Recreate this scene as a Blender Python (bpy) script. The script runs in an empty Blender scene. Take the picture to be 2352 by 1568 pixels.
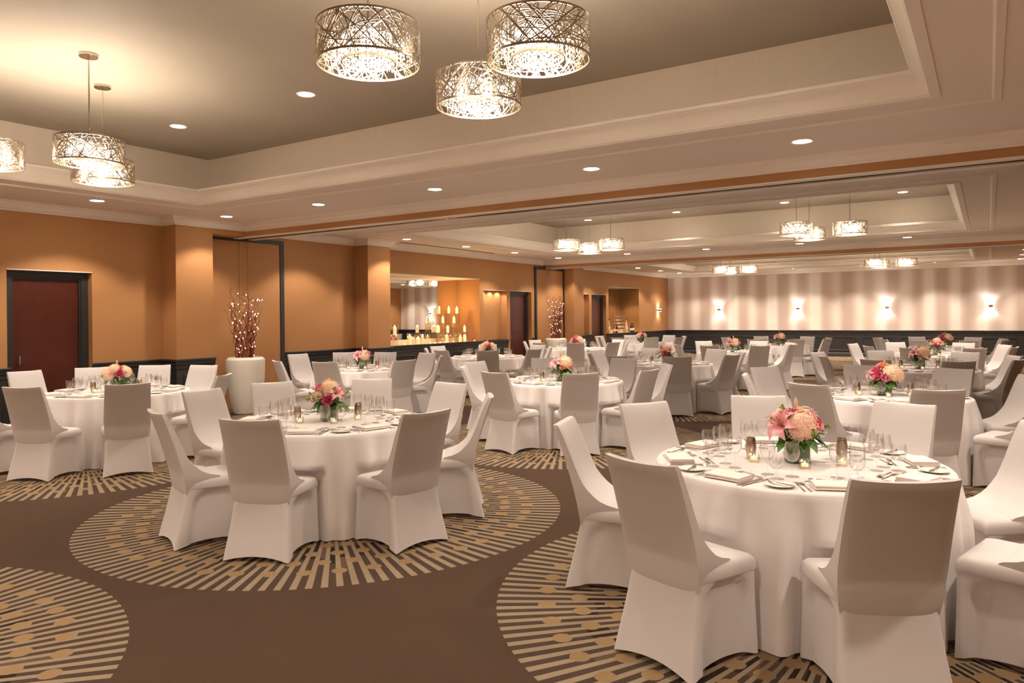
import bpy, math, random
from math import sin, cos, pi, radians, atan2, hypot, sqrt, exp
from mathutils import Vector, Matrix
rnd = random.Random(7)
S = bpy.context.scene
COL = S.collection

# ------------------------------------------------------------------ node / material helpers
class NT:
    def __init__(s, m):
        s.t = m.node_tree; s.n = s.t.nodes; s.l = s.t.links
    def node(s, typ, **kw):
        n = s.n.new(typ)
        for k, v in kw.items(): setattr(n, k, v)
        return n
    def put(s, sock, v):
        if hasattr(v, 'is_output'): s.l.new(v, sock)
        elif v is not None: sock.default_value = v
    def m(s, op, a, b=None, c=None):
        n = s.node('ShaderNodeMath', operation=op)
        s.put(n.inputs[0], a)
        if b is not None: s.put(n.inputs[1], b)
        if c is not None: s.put(n.inputs[2], c)
        return n.outputs[0]
    def mix(s, f, a, b):
        n = s.node('ShaderNodeMix', data_type='RGBA')
        s.put(n.inputs[0], f); s.put(n.inputs[6], a); s.put(n.inputs[7], b)
        return n.outputs[2]
    def noise(s, scale, detail=2, vec=None, rough=.5):
        n = s.node('ShaderNodeTexNoise'); n.inputs['Scale'].default_value = scale; n.inputs['Detail'].default_value = detail
        n.inputs['Roughness'].default_value = rough
        if vec is not None: s.l.new(vec, n.inputs['Vector'])
        return n.outputs['Fac']
    def obj(s):
        return s.node('ShaderNodeTexCoord').outputs['Object']
    def pos(s):
        return s.node('ShaderNodeNewGeometry').outputs['Position']
    def scaled(s, vec, sc):
        n = s.node('ShaderNodeMapping'); n.inputs['Scale'].default_value = sc; s.l.new(vec, n.inputs[0]); return n.outputs[0]
    def bump(s, h, strength, dist=.01):
        n = s.node('ShaderNodeBump'); n.inputs['Strength'].default_value = strength; n.inputs['Distance'].default_value = dist
        s.l.new(h, n.inputs['Height']); return n.outputs[0]

def c4(c): return (c[0], c[1], c[2], 1)
def newmat(name):
    m = bpy.data.materials.new(name); m.use_nodes = True
    t = NT(m); b = t.n['Principled BSDF']
    return m, t, b
def mat(name, col, rough=.5, metal=0, var=.08, vscale=6, bump=0, bscale=200, spec=.5, stretch=None, sheen=0, coat=0):
    m, t, b = newmat(name)
    v = t.obj()
    if stretch: v = t.scaled(v, stretch)
    f = t.noise(vscale, 3, v)
    lo = c4([x * (1 - var) for x in col]); hi = c4([min(1, x * (1 + var)) for x in col])
    t.put(b.inputs['Base Color'], t.mix(f, lo, hi))
    b.inputs['Roughness'].default_value = rough; b.inputs['Metallic'].default_value = metal
    b.inputs['Specular IOR Level'].default_value = spec
    if sheen: b.inputs['Sheen Weight'].default_value = sheen
    if coat: b.inputs['Coat Weight'].default_value = coat
    if bump: t.l.new(t.bump(t.noise(bscale, 3, v), bump), b.inputs['Normal'])
    return m
def emit(name, col, strength):
    m, t, b = newmat(name)
    b.inputs['Base Color'].default_value = c4(col)
    b.inputs['Emission Color'].default_value = c4(col); b.inputs['Emission Strength'].default_value = strength
    return m
def cloth(name, col, trans):
    m, t, b = newmat(name)
    f = t.noise(5, 3, t.obj())
    colr = t.mix(f, c4([x * .97 for x in col]), c4(col))
    t.put(b.inputs['Base Color'], colr); b.inputs['Roughness'].default_value = .85; b.inputs['Specular IOR Level'].default_value = .15
    b.inputs['Sheen Weight'].default_value = .15
    tr = t.node('ShaderNodeBsdfTranslucent'); t.put(tr.inputs[0], colr)
    mx = t.node('ShaderNodeMixShader'); mx.inputs[0].default_value = trans
    t.l.new(b.outputs[0], mx.inputs[1]); t.l.new(tr.outputs[0], mx.inputs[2])
    t.l.new(mx.outputs[0], t.n['Material Output'].inputs[0])
    return m
def glass(name, tint=(1, 1, 1), base=.06, edge=.75):
    m, t, b = newmat(name)
    tr = t.node('ShaderNodeBsdfTransparent'); tr.inputs[0].default_value = c4(tint)
    gl = t.node('ShaderNodeBsdfGlossy'); gl.inputs['Roughness'].default_value = .09
    lw = t.node('ShaderNodeLayerWeight'); lw.inputs[0].default_value = .35
    f = t.m('ADD', t.m('MULTIPLY', t.m('POWER', lw.outputs['Facing'], 2.2), edge), base)
    f = t.m('ADD', f, t.m('MULTIPLY', t.noise(30, 1, t.obj()), .02))
    mx = t.node('ShaderNodeMixShader'); t.l.new(f, mx.inputs[0]); t.l.new(tr.outputs[0], mx.inputs[1]); t.l.new(gl.outputs[0], mx.inputs[2])
    t.l.new(mx.outputs[0], t.n['Material Output'].inputs[0])
    return m

M = {}
M['fabric'] = cloth('stretch_cover_fabric', (.76, .72, .715), .22)
M['cushion'] = mat('back_cushion', (.25, .23, .21), .9)
M['linen'] = cloth('table_linen', (.82, .775, .765), .08)
M['napkin'] = mat('napkin_linen', (.83, .73, .685), .85, var=.03)
M['china'] = mat('china', (.86, .85, .80), .18, var=.01)
M['steel'] = mat('cutlery_steel', (.80, .785, .765), .25, 1, var=.03)
M['bronze'] = mat('bronze', (.50, .40, .325), .30, 1, stretch=(1, 1, .1), vscale=60, var=.15)
M['chrome'] = mat('chrome', (.62, .55, .46), .18, 1, var=.02)
M['lattice'] = mat('lattice_metal', (.44, .36, .27), .3, .85, var=.05)
M['glass'] = glass('clear_glass')
M['hglass'] = glass('hurricane_glass', (1, .98, .95), .035, .5)
M['barglass'] = glass('bar_glassware', (1, .97, .9), .22, .8)
M['crystal'] = mat('crystal', (.42, .40, .37), .1, 0, spec=.9)
M['tan'] = None
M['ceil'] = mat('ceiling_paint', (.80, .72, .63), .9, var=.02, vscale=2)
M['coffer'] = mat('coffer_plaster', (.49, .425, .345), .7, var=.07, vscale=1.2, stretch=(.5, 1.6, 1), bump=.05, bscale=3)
M['cofferwall'] = mat('coffer_side_fabric', (.88, .78, .66), .8, var=.04, vscale=4, stretch=(6, 6, .4))
M['trimwhite'] = mat('crown_paint', (.82, .74, .65), .6, var=.02, vscale=2)
M['dark'] = mat('charcoal_paint', (.026, .025, .025), .45, var=.06)
M['wood'] = mat('mahogany', (.072, .0095, .003), .4, var=.45, vscale=9, stretch=(12, 12, .5), coat=.15)
M['black'] = mat('black_gap', (.012, .011, .01), .6)
M['counter'] = mat('counter_stone', (.74, .58, .42), .3, var=.05)
M['white_edge'] = mat('reveal_edge', (.85, .78, .70), .5, var=.02)
M['planter'] = mat('planter_ceramic', (.70, .66, .59), .55, var=.05, vscale=20)
M['willow'] = mat('willow_bark', (.25, .055, .02), .5, var=.35, vscale=25)
M['cable'] = mat('dark_cable', (.02, .025, .02), .6)
M['bulb'] = emit('fairy_bulb', (1, .93, .85), 5)
M['lens'] = emit('downlight_lens', (1, .93, .82), 14)
M['filament'] = emit('chandelier_bulb', (1, .93, .80), 22)
M['flame'] = emit('flame', (1, .72, .32), 9)
M['wax'] = None
M['leaf'] = mat('leaf', (.055, .17, .022), .45, var=.5, vscale=15)
M['leafdark'] = mat('leaf_wrap', (.04, .11, .02), .35, var=.4, vscale=12, stretch=(1, 1, 4))
M['stemgreen'] = mat('berry', (.22, .34, .04), .4, var=.3, vscale=30)
def petal(n, a, b, sc=40): 
    m, t, p = newmat(n)
    f = t.noise(sc, 2, t.obj()); t.put(p.inputs['Base Color'], t.mix(f, c4(a), c4(b)))
    p.inputs['Roughness'].default_value = .6; p.inputs['Subsurface Weight'].default_value = 0
    return m
M['peach'] = petal('hydrangea_peach', (.95, .58, .42), (.98, .82, .66))
M['cream'] = petal('hydrangea_cream', (.95, .62, .43), (.97, .82, .64))
M['pink'] = petal('rose_pink', (.72, .10, .24), (.88, .30, .42))
M['hot'] = petal('rose_magenta', (.60, .03, .16), (.82, .16, .30))
M['lily'] = petal('lily_pink', (.82, .24, .34), (.96, .62, .62), 25)
M['budgreen'] = petal('bud_green_gold', (.55, .42, .12), (.85, .52, .25), 20)
M['bud'] = petal('bud_blush', (.90, .55, .46), (.94, .78, .66), 20)
M['salmon'] = petal('rose_salmon', (.90, .33, .20), (.96, .55, .38))
M['ivory'] = petal('rose_ivory', (.92, .72, .50), (.97, .86, .68))
M['lilac'] = petal('filler_lilac', (.62, .20, .36), (.86, .55, .66), 80)
M['pollen'] = mat('pollen', (.35, .12, .02), .8)
M['amber'] = mat('bottle_amber', (.35, .06, .02), .12, spec=.8)
M['redliq'] = mat('bottle_red', (.55, .08, .03), .15)
M['darkglass'] = mat('bottle_dark', (.015, .012, .012), .1, spec=.8)
M['peachliq'] = mat('bottle_peach', (.75, .42, .22), .15)
M['label'] = mat('paper_label', (.80, .74, .62), .7)
M['gold'] = mat('bottle_gold', (.70, .50, .15), .25, .3)
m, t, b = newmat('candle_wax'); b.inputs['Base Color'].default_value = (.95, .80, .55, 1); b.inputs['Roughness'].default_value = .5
g = t.noise(10, 1, t.obj()); b.inputs['Emission Color'].default_value = (1, .62, .25, 1); b.inputs['Emission Strength'].default_value = .26  # faint emission puts the flame's glow into the wax itself
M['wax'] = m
m, t, b = newmat('mirror_silver'); b.inputs['Metallic'].default_value = 1; b.inputs['Roughness'].default_value = .01
t.put(b.inputs['Base Color'], t.mix(t.noise(1, 0, t.obj()), (.86, .86, .85, 1), (.88, .88, .87, 1))); M['mirror'] = m
# woven tan wall covering
m, t, b = newmat('tan_grasscloth'); p = t.pos()
f1 = t.noise(1, 3, t.scaled(p, (3, 3, 160))); f2 = t.noise(1.1, 2, p)
col = t.mix(f1, (.425, .210, .084, 1), (.485, .245, .102, 1)); col = t.mix(t.m('MULTIPLY', f2, .35), col, (.41, .198, .078, 1))
t.put(b.inputs['Base Color'], col); b.inputs['Roughness'].default_value = .62; b.inputs['Specular IOR Level'].default_value = .3
t.l.new(t.bump(f1, .12, .004), b.inputs['Normal']); M['tan'] = m
# soft striped covering of the far wall
m, t, b = newmat('striped_wallcovering'); p = t.pos()
sx = t.node('ShaderNodeSeparateXYZ'); t.l.new(p, sx.inputs[0]); y = sx.outputs[1]
w1 = t.m('SINE', t.m('MULTIPLY', y, 2 * pi / .76)); w2 = t.m('SINE', t.m('ADD', t.m('MULTIPLY', y, 2 * pi / 1.71), .8))
cb = t.node('ShaderNodeCombineXYZ'); t.l.new(t.m('MULTIPLY', y, 1.6), cb.inputs[0]); n1 = t.noise(1, 1, cb.outputs[0])
f = t.m('ADD', t.m('MULTIPLY', w1, .32), t.m('ADD', t.m('MULTIPLY', w2, .12), t.m('MULTIPLY', t.m('SUBTRACT', n1, .5), 1.0)))
r = t.node('ShaderNodeValToRGB'); t.l.new(t.m('ADD', f, .5), r.inputs[0])
e = r.color_ramp.elements; e[0].position = .2; e[0].color = (.54, .42, .36, 1); e[1].position = .8; e[1].color = (.80, .73, .65, 1)
k = r.color_ramp.elements.new(.5); k.color = (.66, .54, .46, 1)
t.l.new(r.outputs[0], b.inputs['Base Color']); b.inputs['Roughness'].default_value = .55; M['stripe'] = m
# carpet
m, t, b = newmat('medallion_carpet'); p = t.pos()
sx = t.node('ShaderNodeSeparateXYZ'); t.l.new(p, sx.inputs[0])
def cell(o, c, pitch):
    u = t.m('DIVIDE', t.m('SUBTRACT', o, c), pitch)
    fr = t.m('SUBTRACT', u, t.m('FLOOR', t.m('ADD', u, .5)))
    return t.m('MULTIPLY', fr, pitch)
lx = cell(sx.outputs[0], 4.42, 3.985); ly = cell(sx.outputs[1], 4.69, 4.0)
rr = t.m('SQRT', t.m('ADD', t.m('MULTIPLY', lx, lx), t.m('MULTIPLY', ly, ly)))
th = t.m('DIVIDE', t.m('ARCTAN2', ly, lx), 2 * pi)
a132 = t.m('MULTIPLY', th, 132); fr = t.m('FRACT', a132)
beige = t.m('LESS_THAN', t.m('ABSOLUTE', t.m('SUBTRACT', fr, .5)), .235)
inside = t.m('LESS_THAN', rr, 1.925)
rings = t.m('DIVIDE', t.m('SUBTRACT', 1.645, rr), .185)
j = t.m('FLOOR', t.m('ADD', rings, .5)); dr = t.m('MULTIPLY', t.m('SUBTRACT', rings, j), .185)
a48 = t.m('ADD', t.m('MULTIPLY', th, 48), t.m('ADD', t.m('MULTIPLY', j, .5), .115))
da = t.m('MULTIPLY', t.m('SUBTRACT', t.m('FRACT', a48), .5), t.m('MULTIPLY', rr, 2 * pi / 48))
dot = t.m('LESS_THAN', t.m('ADD', t.m('MULTIPLY', dr, dr), t.m('MULTIPLY', da, da)), .05 ** 2)
dot = t.m('MULTIPLY', dot, t.m('GREATER_THAN', j, -.5))
gap = t.m('FLOOR', t.m('ADD', a132, .5)); seg = t.m('FLOOR', t.m('DIVIDE', rr, .23))
cb = t.node('ShaderNodeCombineXYZ'); t.l.new(gap, cb.inputs[0]); t.l.new(seg, cb.inputs[1])
wn = t.node('ShaderNodeTexWhiteNoise', noise_dimensions='3D'); t.l.new(cb.outputs[0], wn.inputs[0])
dark = t.m('MULTIPLY', t.m('GREATER_THAN', wn.outputs[0], .66), t.m('LESS_THAN', rr, 1.50))
mid = t.m('MULTIPLY', t.m('LESS_THAN', wn.outputs[0], .10), t.m('LESS_THAN', rr, 1.6))
fz = t.noise(330, 2, p); fz2 = t.noise(3, 3, p)
base = t.mix(fz, (.047, .027, .018, 1), (.096, .059, .041, 1)); base = t.mix(t.m('MULTIPLY', fz2, .5), base, (.062, .036, .024, 1))
gapc = t.mix(fz, (.032, .019, .013, 1), (.096, .066, .050, 1))
bc = t.mix(fz, (.225, .168, .112, 1), (.285, .220, .150, 1)); dc = t.mix(fz, (.225, .146, .073, 1), (.280, .186, .098, 1))
inn = t.mix(dark, gapc, (.026, .017, .013, 1)); inn = t.mix(mid, inn, (.105, .066, .045, 1))
inn = t.mix(beige, inn, bc); inn = t.mix(dot, inn, dc)
t.put(b.inputs['Base Color'], t.mix(inside, base, inn)); b.inputs['Roughness'].default_value = .95; b.inputs['Specular IOR Level'].default_value = .1
t.l.new(t.bump(fz, .5, .006), b.inputs['Normal']); M['carpet'] = m

# ------------------------------------------------------------------ mesh helpers
class MB:
    def __init__(s): s.v = []; s.f = []
    def add(s, vs, fs):
        o = len(s.v); s.v += [tuple(x) for x in vs]; s.f += [tuple(i + o for i in f) for f in fs]; return s
    def box(s, x0, x1, y0, y1, z0, z1):
        return s.add([(x0, y0, z0), (x1, y0, z0), (x1, y1, z0), (x0, y1, z0), (x0, y0, z1), (x1, y0, z1), (x1, y1, z1), (x0, y1, z1)],
                     [(0, 3, 2, 1), (4, 5, 6, 7), (0, 1, 5, 4), (1, 2, 6, 5), (2, 3, 7, 6), (3, 0, 4, 7)])
    def quad(s, a, b, c, d): return s.add([a, b, c, d], [(0, 1, 2, 3)])
    def loft(s, rings, close=True, cap0=False, cap1=False):
        n = len(rings[0]); o = len(s.v)
        for r in rings: s.v += [tuple(p) for p in r]
        for i in range(len(rings) - 1):
            for k in range(n if close else n - 1):
                a = o + i * n + k; b_ = o + i * n + (k + 1) % n
                s.f.append((a, b_, b_ + n, a + n))
        if cap0: s.f.append(tuple(o + k for k in reversed(range(n))))
        if cap1: s.f.append(tuple(o + (len(rings) - 1) * n + k for k in range(n)))
        return s
    def lathe(s, prof, n=24, cx=0, cy=0, cz=0, cap0=False, cap1=False):
        return s.loft([[(cx + r * cos(2 * pi * k / n), cy + r * sin(2 * pi * k / n), cz + z) for k in range(n)] for r, z in prof], True, cap0, cap1)
    def tube(s, pts, rad, n=6, caps=True):
        pts = [Vector(p) for p in pts]; rings = []
        for i, p in enumerate(pts):
            d = (pts[min(i + 1, len(pts) - 1)] - pts[max(i - 1, 0)]).normalized()
            u = d.cross(Vector((0, 0, 1)));  u = u.normalized() if u.length > .05 else Vector((1, 0, 0))
            w = d.cross(u); r = rad[i] if isinstance(rad, (list, tuple)) else rad
            rings.append([p + u * (r * cos(2 * pi * k / n)) + w * (r * sin(2 * pi * k / n)) for k in range(n)])
        return s.loft(rings, True, caps, caps)
    def sphere(s, c, r, n=10, m=6, sz=1):
        return s.lathe([(max(1e-4, r * sin(pi * i / m)), -r * sz * cos(pi * i / m)) for i in range(m + 1)], n, *c)
    def xf(s, mtx, o=0):
        for i in range(o, len(s.v)): s.v[i] = tuple(mtx @ Vector(s.v[i]))
        return s
    def mesh(s, name, m, smooth=None):
        me = bpy.data.meshes.new(name); me.from_pydata(s.v, [], s.f); me.update()
        if m is not None: me.materials.append(m)
        if smooth is not None:
            me.polygons.foreach_set('use_smooth', [True] * len(me.polygons))
            if smooth < 170: me.set_sharp_from_angle(angle=radians(smooth))
        return me
def put(name, me, parent=None, loc=(0, 0, 0), rz=0, sc=None):
    o = bpy.data.objects.new(name, me); COL.objects.link(o); o.location = loc; o.rotation_euler = (0, 0, rz)
    if sc is not None: o.scale = sc if isinstance(sc, tuple) else (sc, sc, sc)
    if parent: o.parent = parent
    return o
def tag(o, label, cat, group=None, kind=None):
    o['label'] = label; o['category'] = cat
    if group: o['group'] = group
    if kind: o['kind'] = kind
    return o
def thing(name, label, cat, loc=(0, 0, 0), rz=0, group=None):
    return tag(put(name, None, None, loc, rz), label, cat, group)
def struct(name, mb, m, smooth=None, parent=None, label=None):
    o = put(name, mb.mesh(name, m, smooth), parent)
    if not parent: o['kind'] = 'structure'
    if label: o['label'] = label
    return o
def sweep(path, prof, closed=False, mb=None):
    """prof: (offset to the right of the path, z); mitred"""
    mb = mb or MB(); n = len(path); rings = []
    for i, p in enumerate(path):
        pv = path[i - 1] if (i > 0 or closed) else None; nx = path[(i + 1) % n] if (i < n - 1 or closed) else None
        def nrm(a, b):
            dx, dy = b[0] - a[0], b[1] - a[1]; L = hypot(dx, dy); return Vector((dy / L, -dx / L))
        n1 = nrm(pv, p) if pv else None; n2 = nrm(p, nx) if nx else None
        if n1 is None: w = n2
        elif n2 is None: w = n1
        else: w = (n1 + n2); w = w / max(.05, w.dot(n1))
        rings.append([(p[0] + w.x * d, p[1] + w.y * d, z) for d, z in prof])
    if closed: rings.append(rings[0])
    return mb.loft(rings, False)

# ------------------------------------------------------------------ camera
CAMH = 1.6
YAW, ROLL, FPX = .5746, -.01, 1691.22
cam = bpy.data.objects.new('camera', bpy.data.cameras.new('camera')); COL.objects.link(cam); S.camera = cam
cr, sr = cos(ROLL), sin(ROLL)
Rm = Matrix(((cr, -sr, 0), (sr, cr, 0), (0, 0, 1)))
ax = [Rm @ Vector((sin(YAW), 0, cos(YAW))), Rm @ Vector((-cos(YAW), 0, sin(YAW))), -(Rm @ Vector((0, 1, 0)))]
Mw = Matrix((ax[0], ax[1], ax[2]))
right = Mw @ Vector((1, 0, 0)); up = Mw @ Vector((0, -1, 0)); back = Mw @ Vector((0, 0, -1))
cam.matrix_world = Matrix(((right.x, up.x, back.x, 0), (right.y, up.y, back.y, 0), (right.z, up.z, back.z, CAMH), (0, 0, 0, 1)))
cam.data.sensor_width = 36; cam.data.lens = FPX * 36 / 2352; cam.data.shift_y = -(784 - 726.29) / 2352
cam.data.clip_start = .05; cam.data.clip_end = 200

# ------------------------------------------------------------------ room
WY, PY, FX, RY, BX = 11.25, 10.88, 29.4, -2.1, -2.6   # left wall, pilaster face, far wall, right wall, back wall
ZC, ZS, ZT, ZR = 3.25, 3.12, 4.02, .965               # soffit, crown bottom, coffer top, chair rail
B1, B2 = (8.25, 8.67), (19.15, 19.57); ZB = 3.03
struct('floor', MB().quad((BX - .3, RY - .3, 0), (FX + .3, RY - .3, 0), (FX + .3, WY + 1.0, 0), (BX - .3, WY + 1.0, 0)), M['carpet'])

# ceiling with three coffers
coff = [(.08, 6.43), (10.98, 17.25), (21.8, 27.5)]; CY0, CY1 = .36, 9.47
mb = MB(); xs = BX - .3; cw = MB(); ct = MB()
def ceilquad(x0, x1, y0, y1, z): mb.quad((x0, y0, z), (x0, y1, z), (x1, y1, z), (x1, y0, z))
for (a, b_) in coff:
    ceilquad(xs, a, RY - .3, WY + .3, ZC); ceilquad(a, b_, RY - .3, CY0, ZC); ceilquad(a, b_, CY1, WY + .3, ZC); xs = b_
    o = .48; zl = 3.36
    for q in ((a - o, a, CY0 - o, CY1 + o), (b_, b_ + o, CY0 - o, CY1 + o), (a, b_, CY0 - o, CY0), (a, b_, CY1, CY1 + o)):
        mb.quad((q[0], q[2], zl), (q[1], q[2], zl), (q[1], q[3], zl), (q[0], q[3], zl))
    cw.loft([[(a - o, CY0 - o, z), (b_ + o, CY0 - o, z), (b_ + o, CY1 + o, z), (a - o, CY1 + o, z)] for z in (zl, ZT)])
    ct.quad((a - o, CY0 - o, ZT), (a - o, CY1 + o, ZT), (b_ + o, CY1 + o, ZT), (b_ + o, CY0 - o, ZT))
ceilquad(xs, FX + .3, RY - .3, WY + .3, ZC)
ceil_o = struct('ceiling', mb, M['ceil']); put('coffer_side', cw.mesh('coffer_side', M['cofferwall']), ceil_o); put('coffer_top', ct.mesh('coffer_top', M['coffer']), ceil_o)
tn = [0]
def trim(mb_, m, smooth=35, label=None):
    tn[0] += 1; return struct('trim_%d' % tn[0], mb_, m, smooth, None, label)
cprof = [(-.07, ZC), (-.07, 3.236), (0, 3.234), (.006, 3.246), (.014, 3.252), (.02, 3.285), (.035, 3.325), (.065, 3.365), (.10, 3.388), (.104, 3.398), (.118, 3.402), (.122, 3.42), (.13, 3.43), (.10, 3.44), (0, 3.37)]
pprof = [(.0, ZC), (.004, 3.236), (.05, 3.232), (.062, 3.244), (.066, ZC)]
for (a, b_) in coff:
    rect = [(a, CY0), (a, CY1), (b_, CY1), (b_, CY0)]
    trim(sweep(rect, cprof, True), M['trimwhite'], 30)
    d = .46; trim(sweep([(a - d, CY0 - d), (a - d, CY1 + d), (b_ + d, CY1 + d), (b_ + d, CY0 - d)], pprof, True), M['trimwhite'], 30)
P1 = (6.95, 7.62); P2 = (11.28, 11.96); P3 = (20.36, 21.03)
crown = [(0, ZS), (.012, ZS), (.014, 3.133), (.03, 3.14), (.05, 3.16), (.075, 3.20), (.085, 3.205), (.088, 3.222), (.12, 3.24), (.125, ZC)]
r1 = [(BX, WY), (P1[0], WY), (P1[0], PY), (B1[0], PY), (B1[0], RY), (BX, RY)]
r2 = [(B1[1], RY), (B1[1], WY), (P2[0], WY), (P2[0], PY), (P2[1], PY), (P2[1], WY), (B2[0], WY), (B2[0], RY)]
r3 = [(B2[1], RY), (B2[1], WY), (P3[0], WY), (P3[0], PY), (P3[1], PY), (P3[1], WY), (FX, WY), (FX, RY)]
for r_ in (r1, r2, r3): trim(sweep(r_, crown, True), M['trimwhite'], 30)
# folding-partition beams
for i, (a, b_) in enumerate((B1, B2)):
    mb = MB().box(a, b_, RY, WY - .06, ZB, ZC + .02); trim(mb, M['tan'], None)
    mb = MB().box(a - .004, a + .13, RY, WY - .07, ZB - .012, ZB); mb.box(b_ - .13, b_ + .004, RY, WY - .07, ZB - .012, ZB)
    trim(mb, M['trimwhite'], None)
    mb = MB().box(a + .135, b_ - .135, RY, WY - .07, ZB - .006, ZB + .001); trim(mb, M['chrome'], None)
    trim(MB().box(a + .19, a + .205, RY, WY - .08, ZB - .009, ZB - .005).box(b_ - .205, b_ - .19, RY, WY - .08, ZB - .009, ZB - .005), M['black'], None)

# left wall as rectangles with openings
D1, N1, A1, D2, A3, D3, N3 = (4.69, 5.83), (11.9, 15.81), (15.99, 17.11), (17.28, 18.43), (21.0, 22.14), (22.33, 23.44), (23.64, 26.33)
def wallpiece(mb, x0, x1, z0, z1, y=WY): mb.quad((x0, y, z0), (x1, y, z0), (x1, y, z1), (x0, y, z1))
mb = MB()
wallpiece(mb, BX, D1[0], 0, ZC); wallpiece(mb, D1[0], D1[1], 2.31, ZC); wallpiece(mb, D1[1], P1[0], 0, ZC)
mb.quad((P1[0], WY, 0), (P1[0], PY, 0), (P1[0], PY, ZC), (P1[0], WY, ZC)); wallpiece(mb, P1[0], P1[1], 0, ZC, PY)
mb.quad((P1[1], PY, 0), (P1[1], WY, 0), (P1[1], WY, ZC), (P1[1], PY, ZC))
wallpiece(mb, P1[1], B1[0], ZB, ZC, PY); mb.quad((P1[1], PY, ZB), (B1[0], PY, ZB), (B1[0], WY, ZB), (P1[1], WY, ZB))
wallpiece(mb, 9.3, P2[0], 0, ZC); wallpiece(mb, B1[1], 9.3, 3.0, ZC)
mb.quad((P2[0], WY, 0), (P2[0], PY, 0), (P2[0], PY, ZC), (P2[0], WY, ZC)); wallpiece(mb, P2[0], P2[1], 0, ZC, PY)
mb.quad((P2[1], PY, 0), (P2[1], WY, 0), (P2[1], WY, ZC), (P2[1], PY, ZC))
wallpiece(mb, N1[0], N1[1], 2.585, ZC); wallpiece(mb, N1[0], N1[1], 0, .934); wallpiece(mb, N1[1], A1[0], 0, ZC)
wallpiece(mb, A1[0], A1[1], 2.305, ZC); wallpiece(mb, A1[0], A1[1], 0, ZR); wallpiece(mb, A1[1], D2[0], 0, ZC)
wallpiece(mb, D2[0], D2[1], 2.31, ZC); wallpiece(mb, D2[1], 18.62, 0, ZC); wallpiece(mb, 18.62, P3[0], 3.0, ZC)
mb.quad((P3[0], WY, 0), (P3[0], PY, 0), (P3[0], PY, ZC), (P3[0], WY, ZC)); wallpiece(mb, P3[0], P3[1], 0, ZC, PY)
mb.quad((P3[1], PY, 0), (P3[1], WY, 0), (P3[1], WY, ZC), (P3[1], PY, ZC))
wallpiece(mb, A3[0], A3[1], 2.31, ZC); wallpiece(mb, A3[0], A3[1], 0, ZR); wallpiece(mb, A3[1], D3[0], 0, ZC)
wallpiece(mb, D3[0], D3[1], 2.31, ZC); wallpiece(mb, D3[1], N3[0], 0, ZC); wallpiece(mb, N3[0], N3[1], 2.61, ZC); wallpiece(mb, N3[0], N3[1], 0, .934)
wallpiece(mb, N3[1], FX, 0, ZC)
def recess(mb, x0, x1, z0, z1, depth, backwall=True, y=WY):
    yb = y + depth
    mb.quad((x0, y, z0), (x0, yb, z0), (x0, yb, z1), (x0, y, z1)); mb.quad((x1, yb, z0), (x1, y, z0), (x1, y, z1), (x1, yb, z1))
    if backwall: mb.quad((x0, yb, z0), (x1, yb, z0), (x1, yb, z1), (x0, yb, z1))
for d in (D1, D2, D3): recess(mb, d[0], d[1], 0, 2.31, .3)
recess(mb, A1[0], A1[1], ZR, 2.305, .18); recess(mb, A3[0], A3[1], ZR, 2.31, .18)
recess(mb, N1[0], N1[1], .934, 2.585, .72); recess(mb, N3[0], N3[1], .934, 2.61, .72)
struct('wall_left', mb, M['tan'])
mb = MB()   # pale painted reveals above the openings
for (a, b_), z, dp in ((D1, 2.31, .3), (D2, 2.31, .3), (D3, 2.31, .3), (A1, 2.305, .18), (A3, 2.31, .18), (N1, 2.585, .72), (N3, 2.61, .72)):
    mb.box(a, b_, WY - .002, WY + dp, z, z + .012)
trim(mb, M['white_edge'], None)
struct('wall_right', MB().quad((FX, RY, 0), (BX, RY, 0), (BX, RY, ZC), (FX, RY, ZC)), M['tan'])
struct('wall_far', MB().quad((FX, WY, 0), (FX, RY, 0), (FX, RY, ZC), (FX, WY, ZC)), M['stripe'])
struct('wall_back', MB().quad((BX, RY, 0), (BX, WY, 0), (BX, WY, ZC), (BX, RY, ZC)), M['tan'])

# doors
for n, (a, b_) in enumerate((D1, D2, D3), 1):
    y = WY + .16
    mb = MB().box(a + .002, a + .10, y - .05, y + .04, 0, 2.308).box(b_ - .10, b_ - .002, y - .05, y + .04, 0, 2.308).box(a + .1, b_ - .1, y - .05, y + .04, 2.22, 2.308)
    mb.box(a + .10, a + .125, y - .03, y + .04, 0, 2.22).box(b_ - .125, b_ - .10, y - .03, y + .04, 0, 2.22).box(a + .125, b_ - .125, y - .03, y + .04, 2.19, 2.22)
    o = struct('door_%d' % n, MB().box(a + .127, b_ - .127, y, y + .045, .01, 2.188), M['wood'])
    o['label'] = ['dark red wood door in a charcoal frame, by the left table', 'dark red wood door beyond the candle niche', 'dark red wood door beside the bar niche'][n - 1]
    put('door_frame', mb.mesh('door_frame', M['dark']), o)
    hb = MB().tube([(a + .2, y - .05, 1.0), (a + .2, y - .05, 1.12)], .01); hb.tube([(a + .2, y, 1.0), (a + .2, y - .05, 1.0)], .008)
    put('door_handle', hb.mesh('door_handle', M['chrome'], 40), o)

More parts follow.
